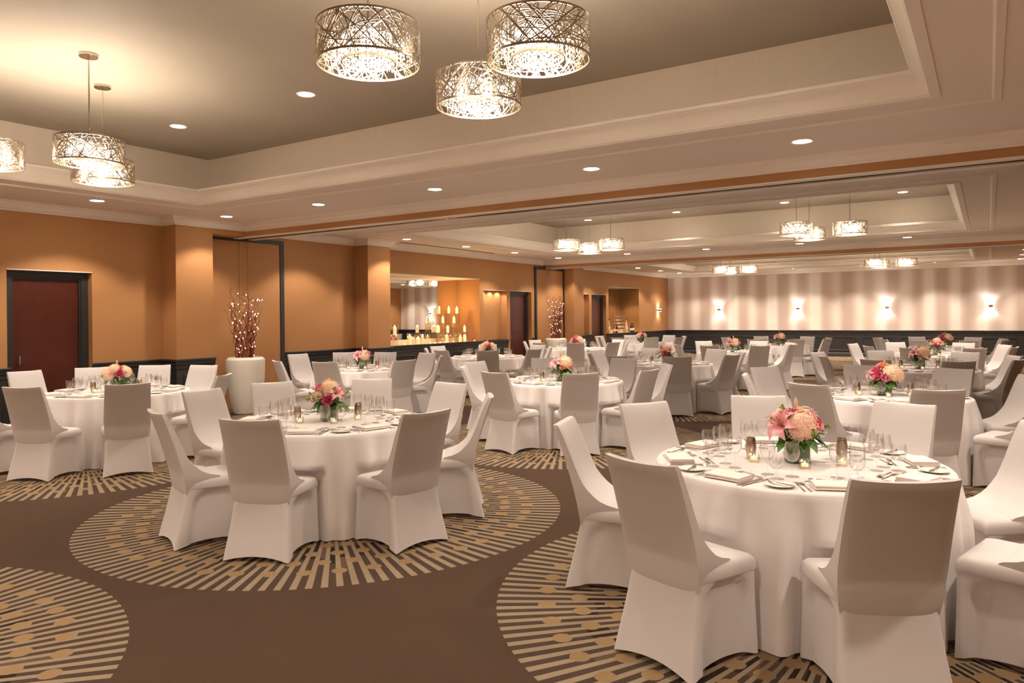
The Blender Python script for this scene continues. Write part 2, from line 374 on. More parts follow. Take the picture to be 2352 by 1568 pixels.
# wainscot: charcoal skin, rail, panel frames, baseboard
runs = [[(BX, WY), (D1[0] + .03, WY)], [(D1[1] - .03, WY), (P1[0], WY), (P1[0], PY), (P1[1] + .012, PY)],
        [(9.37, WY), (P2[0], WY), (P2[0], PY), (P2[1], PY), (P2[1], WY), (A1[1] + .05, WY)],
        [(D2[1], WY), (18.55, WY)], [(P3[0], PY), (P3[1], PY), (P3[1], WY), (D3[0] + .03, WY)], [(D3[1] - .03, WY), (FX, WY), (FX, RY), (BX, RY), (BX, WY - .01)]]
wprof = [(.004, 0), (.030, 0), (.030, .12), (.022, .135), (.012, .145), (.010, .80), (.018, .81), (.018, .86), (.032, .875), (.034, .925), (.048, .932), (.050, .958), (.044, ZR), (0, ZR + .001)]
fprof_o = .012
def panelframe(mb, p0, p1, z0, z1):
    dx, dy = p1[0] - p0[0], p1[1] - p0[1]; L = hypot(dx, dy); tx, ty = dx / L, dy / L; nx, ny = ty, -tx
    def P(s, z, d): return (p0[0] + tx * s + nx * d, p0[1] + ty * s + ny * d, z)
    ring = [(0, z0), (L, z0), (L, z1), (0, z1)]
    prof = [(0, .010), (.004, .026), (.016, .030), (.028, .020), (.034, .004)]
    rings = []
    for ins, d in prof:
        rings.append([P(ins, z0 + ins, d), P(L - ins, z0 + ins, d), P(L - ins, z1 - ins, d), P(ins, z1 - ins, d)])
    mb.loft(rings)
for run in runs:
    mb = sweep(run, wprof)
    if len(run) == 2 and run[0][0] == BX: pass
    for a, b_ in zip(run, run[1:]):
        L = hypot(b_[0] - a[0], b_[1] - a[1])
        if L < .5: continue
        n = max(1, round(L / 1.2)); w = L / n
        for i in range(n):
            f0, f1 = (i * w + .11) / L, ((i + 1) * w - .11) / L
            if f1 - f0 < .02: continue
            panelframe(mb, (a[0] + (b_[0] - a[0]) * f0, a[1] + (b_[1] - a[1]) * f0), (a[0] + (b_[0] - a[0]) * f1, a[1] + (b_[1] - a[1]) * f1), .22, .72)
    trim(mb, M['dark'], 30)

# partition pockets: tan panels with dark seams, charcoal frames
def pocket(n, x0, x1, seams, fr_l, fr_r, label):
    t_ = thing('partition_panel', label, 'partition panel', (x0, WY, 0))
    xs_ = [x0] + seams + [x1]
    for a, b_ in zip(xs_, xs_[1:]):
        put('panel', MB().box(a - x0 + .004, b_ - x0 - .004, -.035, 0, .008, 2.985).mesh('panel', M['tan']), t_)
    put('panel_seam', MB().box(.0, x1 - x0, -.012, .004, .0, 2.99).mesh('seam', M['black']), t_)
    mb = MB().box(fr_l, fr_r, WY - .05, WY + .01, 2.985, 3.06)
    for xx in ((x1, fr_r), (fr_l, x0)):
        if xx[1] - xx[0] > .02: mb.box(xx[0], xx[1], WY - .05, WY + .01, 0, 2.985)
    trim(mb, M['dark'], None)
pocket(1, 7.63, 9.28, [8.38, 8.56], 7.63, 9.37, 'tan folding partition panels stacked behind the white planter near the red door')
pocket(2, 18.68, 20.27, [19.3], 18.60, 20.355, 'tan folding partition panels behind the far white planter')

# niches: mirrors, counters
def niche(n, a, b_, ztop, label):
    yb = WY + .715
    t_ = thing('wall_mirror', label, 'mirror', (a, yb, .955))
    xs_ = [a + .01] + ([12.72, 14.05] if n == 1 else []) + [b_ - .005]
    for x0, x1 in zip(xs_, xs_[1:]):
        put('mirror_pane', MB().box(x0 - a + .002, x1 - a - .002, -.012, 0, .10, ztop - .957).mesh('mirror_pane', M['mirror']), t_)
    c = MB().box(a + .003, b_ - .003, WY - .035, yb - .02, .935, .957); 
    q = put('counter_upstand', MB().box(a + .003, b_ - .003, yb - .035, yb - .016, .9575, 1.055).mesh('counter_upstand', M['counter'])); tag(q, ['pale stone upstand behind the candles', 'pale stone upstand behind the bar bottles'][n - 1], 'upstand')
    o = put('niche_counter', c.mesh('niche_counter', M['counter'])); tag(o, ['pale stone counter under the candles', 'pale stone counter under the stacked bar glasses'][n - 1], 'counter')
niche(1, N1[0], N1[1], 2.585, 'mirror in three panes behind the candle display')
niche(2, N3[0], N3[1], 2.61, 'mirrored back of the small bar niche')

# air slot in the soffit
tag(put('ceiling_vent', MB().box(12.25, 15.9, 10.78, 10.86, ZC - .004, ZC + .01).mesh('ceiling_vent', M['black'])), 'long thin dark air slot in the soffit above the candle niche', 'vent')

# ------------------------------------------------------------------ downlights
ring_me = MB().lathe([(.082, -.001), (.10, -.006), (.105, -.001), (.105, .002)], 32).mesh('trim_ring', M['white_edge'], 40)
lens_me = MB().lathe([(.001, -.003), (.082, -.003)], 32).mesh('lens', M['lens'], 40)
SPOT = 98
spots = {}
def spot(x, y, z, energy, ang=118, blend=.85, col=(1, .84, .69), size=.05):
    k = (energy, ang, blend, col, size)
    if k not in spots:
        l = bpy.data.lights.new('downlight_and_fill_beam', 'SPOT'); l.energy = energy; l.spot_size = radians(ang); l.spot_blend = blend; l.color = col; l.shadow_soft_size = size; spots[k] = l  # shared by the real downlights and the added fill spots
    o = bpy.data.objects.new('downlight_and_fill_beam', spots[k]); COL.objects.link(o); o.location = (x, y, z); return o
SIDE = {'left': 'along the left wall', 'front': 'above the partition beam row', 'right': 'along the right wall', 'coffer': 'in the raised coffer', 'back': 'by the back wall'}
ordw = ['first', 'second', 'third', 'fourth', 'fifth', 'sixth']
room_name = ['nearest hall bay', 'middle hall bay', 'far hall bay']
rooms_dl = []
for ri, off in enumerate((0, 10.87, 20.7)):
    L = []
    for k, x in enumerate((1.2, 3.3, 5.42, -.95)): L.append(('left', x + (0, 10.65, 20.75)[ri], 10.3))
    for k, y in enumerate((10.27, 8.15, 5.99, 3.74, 1.49)): L.append(('front', 7.45 + off - (.05 if ri == 2 else 0), y))
    for k, x in enumerate((7.45, 5.4, 3.3)): L.append(('right', x + off, -.86))
    for k, y in enumerate((8.5, 6.17, 3.72 if ri else 3.35, 1.43)): L.append(('coffer', 5.48 + off + (.37 if ri else 0), y))
    if ri == 0:
        for k, y in enumerate((10.27, 8.15, 5.99, 3.74, 1.49, -.9)): L.append(('back', -1.3, y))  # unseen row added behind the camera to fill the chair backs
    for k, y in enumerate((8.5, 6.17, 3.72, 1.43)): L.append(('coffer2', 1.0 + off + (.37 if ri else 0), y))
    rooms_dl.append(L)
for ri, L in enumerate(rooms_dl):
    cnt = {}
    for sd, x, y in L:
        z = ZT if sd.startswith('coffer') else ZC
        cnt[sd] = cnt.get(sd, 0) + 1
        if (sd != 'coffer2' or ri > 0) and sd != 'back':
            t_ = thing('downlight', '%s round recessed downlight %s, %s' % (ordw[cnt[sd] - 1], {'coffer2': 'at the near end of the coffer'}.get(sd) or SIDE[sd], room_name[ri]), 'ceiling light', (x, y, z), 0, 'recessed downlights')
            put('trim_ring', ring_me, t_); put('lens', lens_me, t_)
        if sd == 'left': spot(x, y, z - .03, SPOT * .47, 114, .35)
        elif sd == 'front' and y > 10: spot(x, y, z - .03, SPOT * .36, 114, .4)
        elif sd == 'back': spot(x, y, z - .03, SPOT * .95, 150, .8)
        elif sd.startswith('coffer'): spot(x, y, z - .03, SPOT * .66, 104, .8)
        else: spot(x, y, z - .03, SPOT * (.8 if sd == 'right' else .92), 122, .9)
# added spots without fittings, brightening the far wall
for y in (9.6, 8.2, 6.9, 5.4, 4.2, 2.9, 1.5, .3, -1.2): spot(28.55, y, ZC - .03, 27, 92, .5, (1, .90, .80))

# ------------------------------------------------------------------ chandeliers
RD, HD = .29, .225
def lattice():
    mb = MB(); r_ = random.Random(3)
    def ribbon(a0, z0, a1, z1, w, bend):
        n = max(4, int(abs(a1 - a0) / .14)); L = []
        for i in range(n + 1):
            s = i / n; a = a0 + (a1 - a0) * s; z = z0 + (z1 - z0) * s + bend * 4 * s * (1 - s); z = min(HD - .006, max(.006, z)); L.append((a, z))
        rings = []
        for i, (a, z) in enumerate(L):
            da, dz = L[min(i + 1, n)][0] - L[max(0, i - 1)][0], L[min(i + 1, n)][1] - L[max(0, i - 1)][1]
            ll = hypot(da * RD, dz) or 1; ua, uz = -dz / ll / RD, da * RD / ll
            p = []
            for sgn, rr_ in ((-1, RD), (1, RD), (1, RD - .004), (-1, RD - .004)):
                aa = a + ua * w * sgn / 2; zz = min(HD, max(0, z + uz * w * sgn / 2)); p.append((rr_ * cos(aa), rr_ * sin(aa), zz))
            rings.append(p)
        mb.loft(rings, True, True, True)
    for i in range(105):
        a = r_.uniform(0, 2 * pi); d = r_.uniform(.15, 1.3) * r_.choice((-1, 1)); ribbon(a, 0, a + d, HD, r_.uniform(.003, .0075), r_.uniform(-.03, .03))
    for i in range(26):
        a = r_.uniform(0, 2 * pi); d = r_.uniform(.8, 2.2); z0 = r_.uniform(.02, HD - .02); ribbon(a, z0, a + d, r_.uniform(.02, HD - .02), r_.uniform(.003, .006), r_.uniform(-.05, .05))
    for z in (0, HD - .012): mb.lathe([(RD - .005, z), (RD + .001, z), (RD + .001, z + .012), (RD - .005, z + .012), (RD - .005, z)], 48)
    return mb.mesh('shade', M['lattice'], 40)
def octa(mb, c, r, h):
    x, y, z = c; mb.add([(x, y, z + h), (x + r, y, z), (x, y + r, z), (x - r, y, z), (x, y - r, z), (x, y, z - h)], [(0, 1, 2), (0, 2, 3), (0, 3, 4), (0, 4, 1), (5, 2, 1), (5, 3, 2), (5, 4, 3), (5, 1, 4)])
def crystals():
    mb = MB(); r_ = random.Random(5)
    for R_, n, z0, z1 in ((.245, 46, .035, .19), (.20, 38, .05, .185), (.13, 30, .0, .19), (.09, 22, -.005, .19), (.045, 12, -.01, .19)):
        for i in range(n):
            a = 2 * pi * i / n
            z = z0 + r_.uniform(0, .012)
            while z < z1:
                octa(mb, (R_ * cos(a), R_ * sin(a), z), r_.uniform(.0045, .0075), r_.uniform(.008, .012)); z += .027
    return mb.mesh('crystals', M['crystal'])
shade_me, cry_me = lattice(), crystals()
inner_me = MB().lathe([(.145, .012), (.152, .012), (.152, .024), (.145, .024), (.145, .012)], 40).mesh('inner_ring', M['lattice'], 40)
canopy_me = MB().lathe([(.001, -.03), (.075, -.03), (.08, -.024), (.08, 0), (.001, 0)], 32).mesh('canopy', M['chrome'], 35)
bulb_me = MB().sphere((0, 0, 0), .012, 10, 8, 1.7).mesh('bulb', M['filament'], 180)
pl = bpy.data.lights.new('chandelier_glow', 'POINT'); pl.energy = 26; pl.color = (1, .85, .67); pl.shadow_soft_size = .13
def chandelier(x, y, zb, label):
    t_ = thing('drum_chandelier', label, 'chandelier', (x, y, zb), rnd.uniform(0, 6), 'drum chandeliers of woven metal and crystal')
    put('shade', shade_me, t_); put('crystals', cry_me, t_); put('inner_ring', inner_me, t_)
    put('canopy', canopy_me, t_, (0, 0, ZT - zb))
    rod = MB().tube([(0, 0, .19), (0, 0, ZT - zb)], .007, 8); rod.lathe([(.001, .19), (.05, .19), (.05, .20), (.001, .20)], 16)
    for k in range(3):
        a = 2 * pi * k / 3 + .3; rod.tube([(0, 0, .20), (RD * cos(a), RD * sin(a), .20)], .004, 6)
    put('rod', rod.mesh('rod', M['chrome'], 40), t_)
    for k in range(6):
        a = 2 * pi * k / 6; put('bulb', bulb_me, t_, (.168 * cos(a), .168 * sin(a), .11))
    o = bpy.data.objects.new('chandelier_glow', pl); COL.objects.link(o); o.location = (x, y, zb + .115)
pos3 = [('nearer left', 3.05, 2.92), ('right', 3.54, 2.10), ('farther', 4.09, 2.90)]
for ri, off in enumerate((0, 11.0, 21.95)):
    for ci, oy in enumerate((0, 4.75)):
        for nm, x, y in pos3:
            chandelier(x + off, y + oy, 3.02, '%s drum chandelier of the %s trio, %s' % ({'nearer left': 'highest hanging', 'right': 'right hand', 'farther': 'lowest looking'}[nm] if 0 else nm, ['right', 'left'][ci], room_name[ri]))

# ------------------------------------------------------------------ sconces
sb = MB().box(-.055, .055, -.11, 0, -.045, .045).mesh('body', M['chrome'], 30)
ss = MB().box(-.06, .06, -.115, -.004, .045, .052).box(-.06, .06, -.115, -.004, -.052, -.045).mesh('lamp_shade', M['lens'])
def sconce(loc, rz, label):
    t_ = thing('wall_sconce', label, 'sconce', loc, rz, 'up and down wall sconces')
    put('body', sb, t_); put('lamp_shade', ss, t_)
    for dz, rx in ((.07, pi), (-.07, 0)):
        l = spots.get('sc') or bpy.data.lights.new('sconce_beam', 'SPOT'); spots['sc'] = l
        l.energy = 7; l.spot_size = radians(120); l.spot_blend = .5; l.color = (1, .93, .84); l.shadow_soft_size = .03
        o = bpy.data.objects.new('sconce_beam', l); COL.objects.link(o); o.rotation_euler = (rx, 0, 0)
        v = Matrix.Rotation(rz, 3, 'Z') @ Vector((0, -.075, 0)); o.location = (loc[0] + v.x, loc[1] + v.y, loc[2] + dz)
for y, nm in ((9.08, 'first from the left corner on striped wall'), (6.07, 'second from the left corner on striped wall'), (3.04, 'third from the left corner on striped wall'), (-.06, 'fourth from the left corner on striped wall')):
    sconce((FX - .001, y, 1.785), -pi / 2, 'small chrome up and down light, ' + nm)
sconce((28.26, WY - .001, 1.785), 0, 'small chrome up and down sconce on the tan wall past the bar niche')

# ------------------------------------------------------------------ chairs
def smooth01(x): x = max(0, min(1, x)); return x * x * (3 - 2 * x)
def lerp_tab(tab, z):
    for (a, *va), (b_, *vb) in zip(tab, tab[1:]):
        if z <= b_: 
            s = (z - a) / (b_ - a); return [p + (q - p) * s for p, q in zip(va, vb)]
    return tab[-1][1:]
def skirt_mesh():
    tab = [(0, .225, -.285, .238, .238), (.1, .221, -.262, .225, .235), (.2, .217, -.236, .213, .232), (.3, .214, -.212, .203, .229), (.38, .213, -.194, .198, .228), (.44, .214, -.182, .198, .228)]
    NS = 22; rows = 15; rings = []
    for i in range(rows + 1):
        t_ = i / rows; ring = []
        for side in range(4):
            for k in range(NS):
                s = k / NS
                hem = .006 + .030 * 4 * s * (1 - s)
                z = hem + (.44 - hem) * t_
                xf, xb, w, wf = lerp_tab(tab, z)
                C = [(xf, -wf), (xf, wf), (xb, w), (xb, -w)]
                a, b_ = C[side], C[(side + 1) % 4]
                x = a[0] + (b_[0] - a[0]) * s; y = a[1] + (b_[1] - a[1]) * s
                L = hypot(b_[0] - a[0], b_[1] - a[1]); e = min(s, 1 - s) * L
                nx, ny = [(1, 0), (0, 1), (-1, 0), (0, -1)][side]
                ins = .018 * 4 * s * (1 - s) * (1 - t_)
                if side in (1, 3):
                    ez = .405 - z; rad = .12
                    ee = e - .035 - .05 * (1 - t_) * (1 if (s > .5) == (side == 1) else .2)
                    d = min(ee, ez) if ee > rad or ez > rad else rad - hypot(max(0, rad - ee), max(0, rad - ez))
                    ins += .026 * smooth01(d / .035)
                elif side == 2: ins += .010 * smooth01(e / .08) * sin(pi * t_) * .8
                rr_ = .008 if k == 0 else 0
                x -= nx * ins; y -= ny * ins
                if k == 0: x *= 1 - rr_ / .28; y *= 1 - rr_ / .22
                ring.append((x, y, z))
        rings.append(ring)
    return MB().loft(rings).mesh('skirt', M['fabric'], 50)
def rrect(xf, xb, w, rf, rb, z, n=6, crown=0):
    pts = []
    for (cx, cy, r_, a0) in ((xf - rf, w - rf, rf, 0), (xb + rb, w - rb, rb, pi / 2), (xb + rb, -w + rb, rb, pi), (xf - rf, -w + rf, rf, 1.5 * pi)):
        for i in range(n + 1):
            a = a0 + pi / 2 * i / n; pts.append((cx + r_ * cos(a), cy + r_ * sin(a), z))
    return pts
def seat_mesh():
    rings = [rrect(xf_, xb_, w_, rf_, .008, z_) for xf_, xb_, w_, rf_, z_ in ((.214, -.18, .2285, .012, .402), (.217, -.18, .231, .016, .408), (.216, -.18, .2295, .02, .44), (.211, -.18, .2255, .026, .458), (.199, -.18, .214, .03, .471),
              (.175, -.178, .19, .03, .479), (.12, -.16, .13, .03, .484), (.04, -.08, .05, .02, .486))]
    rings = [[(x, y * (.868 + .132 * smooth01((x + .18) / .30)), z) for x, y, z in r_] for r_ in rings]
    return MB().loft(rings, True, False, True).mesh('seat', M['fabric'], 60)
def backrest_mesh():
    bt = [(.335, -.180, .188), (.355, -.188, .196), (.38, -.1945, .2035), (.42, -.201, .2095), (.50, -.2125, .216), (.58, -.231, .219), (.70, -.264, .217), (.82, -.303, .214), (.90, -.332, .212), (.942, -.348, .211), (.955, -.353, .207)]
    ft = [(.335, -.165), (.385, -.15), (.42, -.10), (.455, -.02), (.472, .06), (.485, .04), (.50, -.02), (.52, -.065), (.56, -.118), (.62, -.165), (.70, -.204), (.80, -.242), (.90, -.285), (.942, -.306), (.955, -.318)]
    zs = [.336, .352, .37, .39, .41, .43, .46, .476, .486, .50, .52, .545, .58, .62, .67, .73, .79, .85, .90, .93, .945, .953]
    rings = []; N = 12
    for z in zs:
        xb, w = lerp_tab(bt, z); xf = lerp_tab(ft, z)[0]; cv = .016 * smooth01((z - .45) / .3)
        ring = []
        top = z > .9; dz = -.010 if top else 0
        for k in range(N + 1):
            y = -w + 2 * w * k / N; q = 1 - (y / w) ** 2
            ring.append((xb - cv * q + (.006 if k in (0, N) else 0), y * (.992 if k in (0, N) else 1), z + dz * q))
        for k in range(N, -1, -1):
            y = -w + 2 * w * k / N; q = 1 - (y / w) ** 2
            ring.append((xf - cv * q - (.008 if k in (0, N) else 0), y * (.985 if k in (0, N) else .998) * (1 - .05 * smooth01((.53 - z) / .10)), z + dz * q))
        rings.append(ring)
    mb = MB().loft(rings, True, False, True)
    return mb.mesh('backrest', M['fabric'], 48)
def cushion_mesh():
    rings = []
    for z, x, c in ((.515, -.203, .003), (.60, -.226, .008), (.72, -.260, .014), (.85, -.305, .014), (.925, -.331, .014)):
        rings.append([(x, -.195, z), (x - c * .75, -.1, z), (x - c, 0, z), (x - c * .75, .1, z), (x, .195, z), (x + .014, .195, z), (x + .014 - c, 0, z), (x + .014, -.195, z)])
    return MB().loft(rings, True, True, True).mesh('back_cushion', M['cushion'], 40)
sk_me, se_me, ba_me, cu_me = skirt_mesh(), seat_mesh(), backrest_mesh(), cushion_mesh()

# ------------------------------------------------------------------ tables
def gen(off): 
    return [(a, 1.25 + .45 * max(0, cos(radians(a - 33)))) for a in [off + 45 * i for i in range(8)]]
TABLES = [
 ('the nearest table', 4.38, .92, [(163.5, 1.31), (107, 1.30), (60, 1.38), (21, 1.66), (-14, 1.58), (-57, 1.40), (-104, 1.36), (-151, 1.27)]),
 ('the second nearest table', 4.25, 4.55, [(-156, 1.24), (162, 1.26), (94, 1.5), (65, 1.72), (32, 1.74), (-3, 1.48), (-56, 1.27), (-104, 1.28)]),
 ('the table by the red door', 4.77, 8.66, [(-154, 1.40), (-114.6, 1.36), (-60, 1.24), (24, 1.75), (47, 1.9), (71, 1.85), (95, 1.88), (172, 1.4)]),
 ('middle row table two', 8.41, 4.67, [(172, 1.27), (-142, 1.24), (-98, 1.25), (-53, 1.35), (-2, 1.75), (38, 1.75), (82, 1.55), (122, 1.25)]),
 ('right row table two', 8.35, .9, [(58, 1.62), (157, 1.24), (-156, 1.3), (104, 1.3), (14, 1.72), (-20, 1.58), (-60, 1.4), (-105, 1.36)]),
 ('the table by the nearer planter', 8.9, 8.72, [(-161, 1.24), (-107, 1.24), (159, 1.38), (81, 1.9), (55, 1.85), (30, 1.6), (-5, 1.5), (-52, 1.24)]),
 ('middle row table three', 12.13, 4.69, gen(-150)),
 ('the table by the candle niche', 12.65, 8.8, gen(-145)),
 ('right row table three', 12.5, .87, gen(-156)),
 ('the table by the far planter', 16.7, 8.85, gen(-153)),
 ('middle row table four', 16.35, 4.75, gen(-140)),
 ('right row table four', 16.6, .86, gen(-150)),
 ('the table by the bar niche', 20.9, 8.85, gen(-145)),
 ('middle row last table', 20.4, 4.7, gen(-150)),
 ('right row last table', 20.7, .9, gen(-156)),
]
RT, HT = .785, .76
SEATN = ['near', 'near right', 'right', 'far right', 'far', 'far left', 'left', 'near left']
def tablecloth(cx, cy, chairs, seed):
    r_ = random.Random(seed); N = 208; fr_ = []; a = 0
    folds = [(r_.randint(12, 15), r_.uniform(0, 6), .45), (r_.randint(20, 24), r_.uniform(0, 6), .35), (r_.randint(28, 33), r_.uniform(0, 6), .22), (r_.randint(5, 7), r_.uniform(0, 6), .25)]
    prof = [(.30, HT), (.60, HT), (RT - .02, HT), (RT - .008, HT - .003), (RT, HT - .012)]
    rings = [[(r0 * cos(2 * pi * k / N), r0 * sin(2 * pi * k / N), z) for k in range(N)] for r0, z in [(.001, HT)] + prof]
    R = 24
    for i in range(1, R + 1):
        t_ = i / R; z = (HT - .012) * (1 - t_) + .006 * t_; ring = []
        for k in range(N):
            th_ = 2 * pi * k / N
            f = sum(w * sin(n * th_ + ph + .8 * sin(2 * th_ + n)) for n, ph, w in folds)
            r0 = RT + .010 * t_ + (.046 * f + .020) * smooth01(t_ * 2.6 + .05) ** .7 + .012 * f * t_ 
            ux, uy = cos(th_), sin(th_)
            for (ang, rc) in chairs:
                A = radians(ang); dx = cos(A); dy = sin(A)
                front = rc - .285 - .225
                du = ux * dx + uy * dy; dv = -ux * dy + uy * dx
                if du <= 0: continue
                lim = (front - .010) / du; lat = abs(dv) * min(lim, r0)
                if z < .535 and lim < r0:
                    wgt = smooth01((.275 - lat) / .04) * smooth01((.535 - z) / .04)
                    r0 = r0 + (lim - .012 + .010 * f - r0) * wgt
            ring.append((r0 * ux, r0 * uy, z))
        rings.append(ring)
    return MB().loft(rings).mesh('tablecloth', M['linen'], 180)

# ---- tableware meshes
bowlw = [(.004, .078), (.018, .081), (.031, .094), (.0385, .115), (.039, .135), (.036, .160), (.033, .176), (.0322, .176), (.035, .160), (.038, .135), (.0375, .115), (.030, .0955), (.018, .083), (.001, .081)]
stemw = [(.0042, .079), (.0032, .06), (.0032, .03), (.0045, .012), (.009, .007)]
footw = [(.009, .007), (.02, .0045), (.034, .002), (.0345, .0006), (.001, .0006)]
bowlg = [(.006, .050), (.022, .055), (.034, .072), (.0385, .098), (.0375, .125), (.0355, .142), (.0345, .142), (.0365, .125), (.0375, .098), (.033, .073), (.021, .057), (.001, .054)]
stemg = [(.006, .051), (.0055, .04), (.0095, .032), (.0055, .024), (.0055, .014), (.012, .008)]
footg = [(.012, .008), (.025, .005), (.036, .002), (.0365, .0006), (.001, .0006)]
def gl_mesh(p, n, nm): return MB().lathe(p, n).mesh(nm, M['glass'], 60)
GW = [gl_mesh(bowlw, 24, 'bowl'), gl_mesh(stemw, 10, 'stem'), gl_mesh(footw, 24, 'foot')]
GG = [gl_mesh(bowlg, 24, 'bowl'), gl_mesh(stemg, 10, 'stem'), gl_mesh(footg, 24, 'foot')]
GW1 = MB().lathe(bowlw, 12).lathe(stemw, 6).lathe(footw, 12).mesh('wine_glass', M['glass'], 60)
GG1 = MB().lathe(bowlg, 12).lathe(stemg, 6).lathe(footg, 12).mesh('water_goblet', M['glass'], 60)
plate_me = MB().lathe([(.001, .004), (.045, .004), (.05, .006), (.072, .012), (.074, .0135), (.073, .0145), (.05, .0085), (.045, .0065), (.001, .0065)], 40).mesh('bread_plate', M['china'], 60)
plate_me2 = MB().lathe([(.001, .004), (.045, .004), (.072, .012), (.074, .0138), (.05, .0085), (.001, .0065)], 16).mesh('bread_plate', M['china'], 60)
def napkin():
    mb = MB()
    W_, D_ = .102, .070
    for k, (z0, z1, e0, e1) in enumerate(((0.0, .0125, 0, .0), (.0115, .024, .002, -.003))):
        rings = []
        for i in range(9):
            s = i / 8; x = -W_ + e0 + (2 * W_ - e0 + e1) * s; tilt = .0012 * sin(3 * s + k)
            y0 = D_ - .002 * k
            ring = []
            for a in range(16):
                an = 2 * pi * a / 16; cyv = cos(an); czv = sin(an)
                yy = y0 * (abs(cyv) ** .25) * (1 if cyv > 0 else -1); zz = (z0 + z1) / 2 + (z1 - z0) / 2 * (abs(czv) ** .5) * (1 if czv > 0 else -1)
                ring.append((x, yy, zz + tilt + .002))
            rings.append(ring)
        mb.loft(rings, True, True, True)
    return mb.mesh('folded_napkin', M['napkin'], 50)
napkin_me = napkin()
def flat(outline, zf, th_=.0022):
    """outline: list of (half width, position along); lofted flat bar"""
    rings = []
    for w, s in outline:
        z = zf(s); rings.append([(s, -w, z), (s, w, z), (s, w * .7, z + th_), (s, -w * .7, z + th_)])
    return MB().loft(rings, True, True, True)
def fork_mesh():
    zf = lambda s: .001 + .006 * exp(-((s - .035) / .035) ** 2)
    mb = flat([(.004, -.10), (.0065, -.096), (.0055, -.06), (.003, -.02), (.0028, .02), (.006, .034), (.0105, .044), (.011, .054)], zf)
    for yc in (-.0088, -.003, .003, .0088):
        rings = [[(s, yc - w, zf(s)), (s, yc + w, zf(s)), (s, yc + w, zf(s) + .0018), (s, yc - w, zf(s) + .0018)] for s, w in ((.052, .002), (.075, .0018), (.098, .0010))]
        mb.loft(rings, True, True, True)
    return mb.mesh('fork', M['steel'], 40)
def knife_mesh(sc=1):
    zf = lambda s: .001
    return flat([(.004, -.115), (.007, -.11), (.006, -.06), (.0045, -.02), (.004, .0), (.008, .012), (.0095, .04), (.009, .085), (.005, .108), (.001, .115)], zf, .003).mesh('table_knife', M['steel'], 40)
def spoon_mesh():
    zf = lambda s: .001 + .005 * exp(-((s - .03) / .03) ** 2)
    mb = flat([(.004, -.09), (.006, -.086), (.005, -.05), (.0028, -.01), (.0028, .03), (.005, .036)], zf)
    mb.lathe([(.001, -.004), (.010, -.0025), (.0155, .001), (.0165, .003), (.015, .002), (.009, -.001), (.001, -.0025)], 16, 0, 0, 0)
    n = 16 * 7
    for i in range(len(mb.v) - n, len(mb.v)):
        x, y, z = mb.v[i]; mb.v[i] = (x * 1.5 + .058, y, z + .0055)
    return mb.mesh('spoon', M['steel'], 60)
fork_me, knife_me, spoon_me = fork_mesh(), knife_mesh(), spoon_mesh()
votg_me = MB().loft([rrect(.028 - o, -.028 + o, .028 - o, .006, .006, z, 3) for o, z in ((.0, .001), (0, .05), (.004, .05), (.004, .012))], True, True, True).mesh('holder', M['glass'], 40)
votc_me = MB().lathe([(.001, .012), (.019, .012), (.019, .027), (.001, .026)], 16).mesh('candle', M['wax'], 40)
flame_me = MB().lathe([(.0005, 0), (.004, .004), (.0045, .009), (.002, .017), (.0004, .022)], 8).mesh('flame', M['flame'], 60)
bron_me = MB().lathe([(.001, 0), (.021, 0), (.025, .02), (.030, .05), (.0315, .07), (.029, .095), (.0245, .118), (.0225, .122), (.021, .118), (.026, .09), (.001, .085)], 28).mesh('bronze_cup', M['bronze'], 60)

# ---- flowers
def rotto(n):
    return Vector((0, 0, 1)).rotation_difference(Vector(n)).to_matrix().to_4x4()
def hydrangea_me(m, seed):
    r_ = random.Random(seed); mb = MB(); N = 110
    mb.sphere((0, 0, 0), .86, 12, 8)
    for i in range(N):
        z = 1 - 2 * (i + .5) / N; a = i * 2.39996; q = sqrt(1 - z * z); n = Vector((q * cos(a), q * sin(a), z))
        if z < -.55: continue
        o = len(mb.v); s = r_.uniform(.16, .22); tw = r_.uniform(0, 6)
        for k in range(4):
            b0 = tw + k * pi / 2
            def P(rr_, an, h): return (rr_ * cos(an), rr_ * sin(an), h)
            mb.add([P(.01, b0, 0), P(s * .7, b0 - .5, .05), P(s * 1.1, b0, .02), P(s * .7, b0 + .5, .05)], [(0, 1, 2, 3)])
        mb.xf(Matrix.Translation(n * r_.uniform(.88, 1.0)) @ rotto((n + Vector((r_.uniform(-.4, .4), r_.uniform(-.4, .4), r_.uniform(-.4, .4)))).normalized()), o)
    return mb.mesh('hydrangea', m)
def rose_me(m, seed):
    r_ = random.Random(seed); mb = MB()
    for ring, (n, rad, h0, h1, fl) in enumerate(((3, .22, -.3, .55, .0), (4, .42, -.4, .52, .10), (5, .66, -.5, .42, .25), (6, .90, -.6, .22, .42))):
        for k in range(n):
            a0 = 2 * pi * k / n + ring * .7 + r_.uniform(-.1, .1); half = 2.6 / n * 1.25
            rings = []
            for i in range(5):
                t_ = i / 4; rr_ = rad * (.45 + .55 * t_ ** .6) + fl * t_ ** 3 * .5; z = h0 + (h1 - h0) * t_ - (fl * .25 * t_ ** 4)
                rings.append([((rr_ * (1 - .12 * abs(s) * t_)) * cos(a0 + s * half * (.6 + .4 * sin(pi * (.25 + .5 * t_)))), (rr_ * (1 - .12 * abs(s) * t_)) * sin(a0 + s * half), z - .10 * s * s * t_) for s in (-1, -.6, -.2, .2, .6, 1)])
            mb.loft(rings, False)
    mb.sphere((0, 0, .1), .2, 8, 6, 1.7)
    return mb.mesh('rose', m, 180)
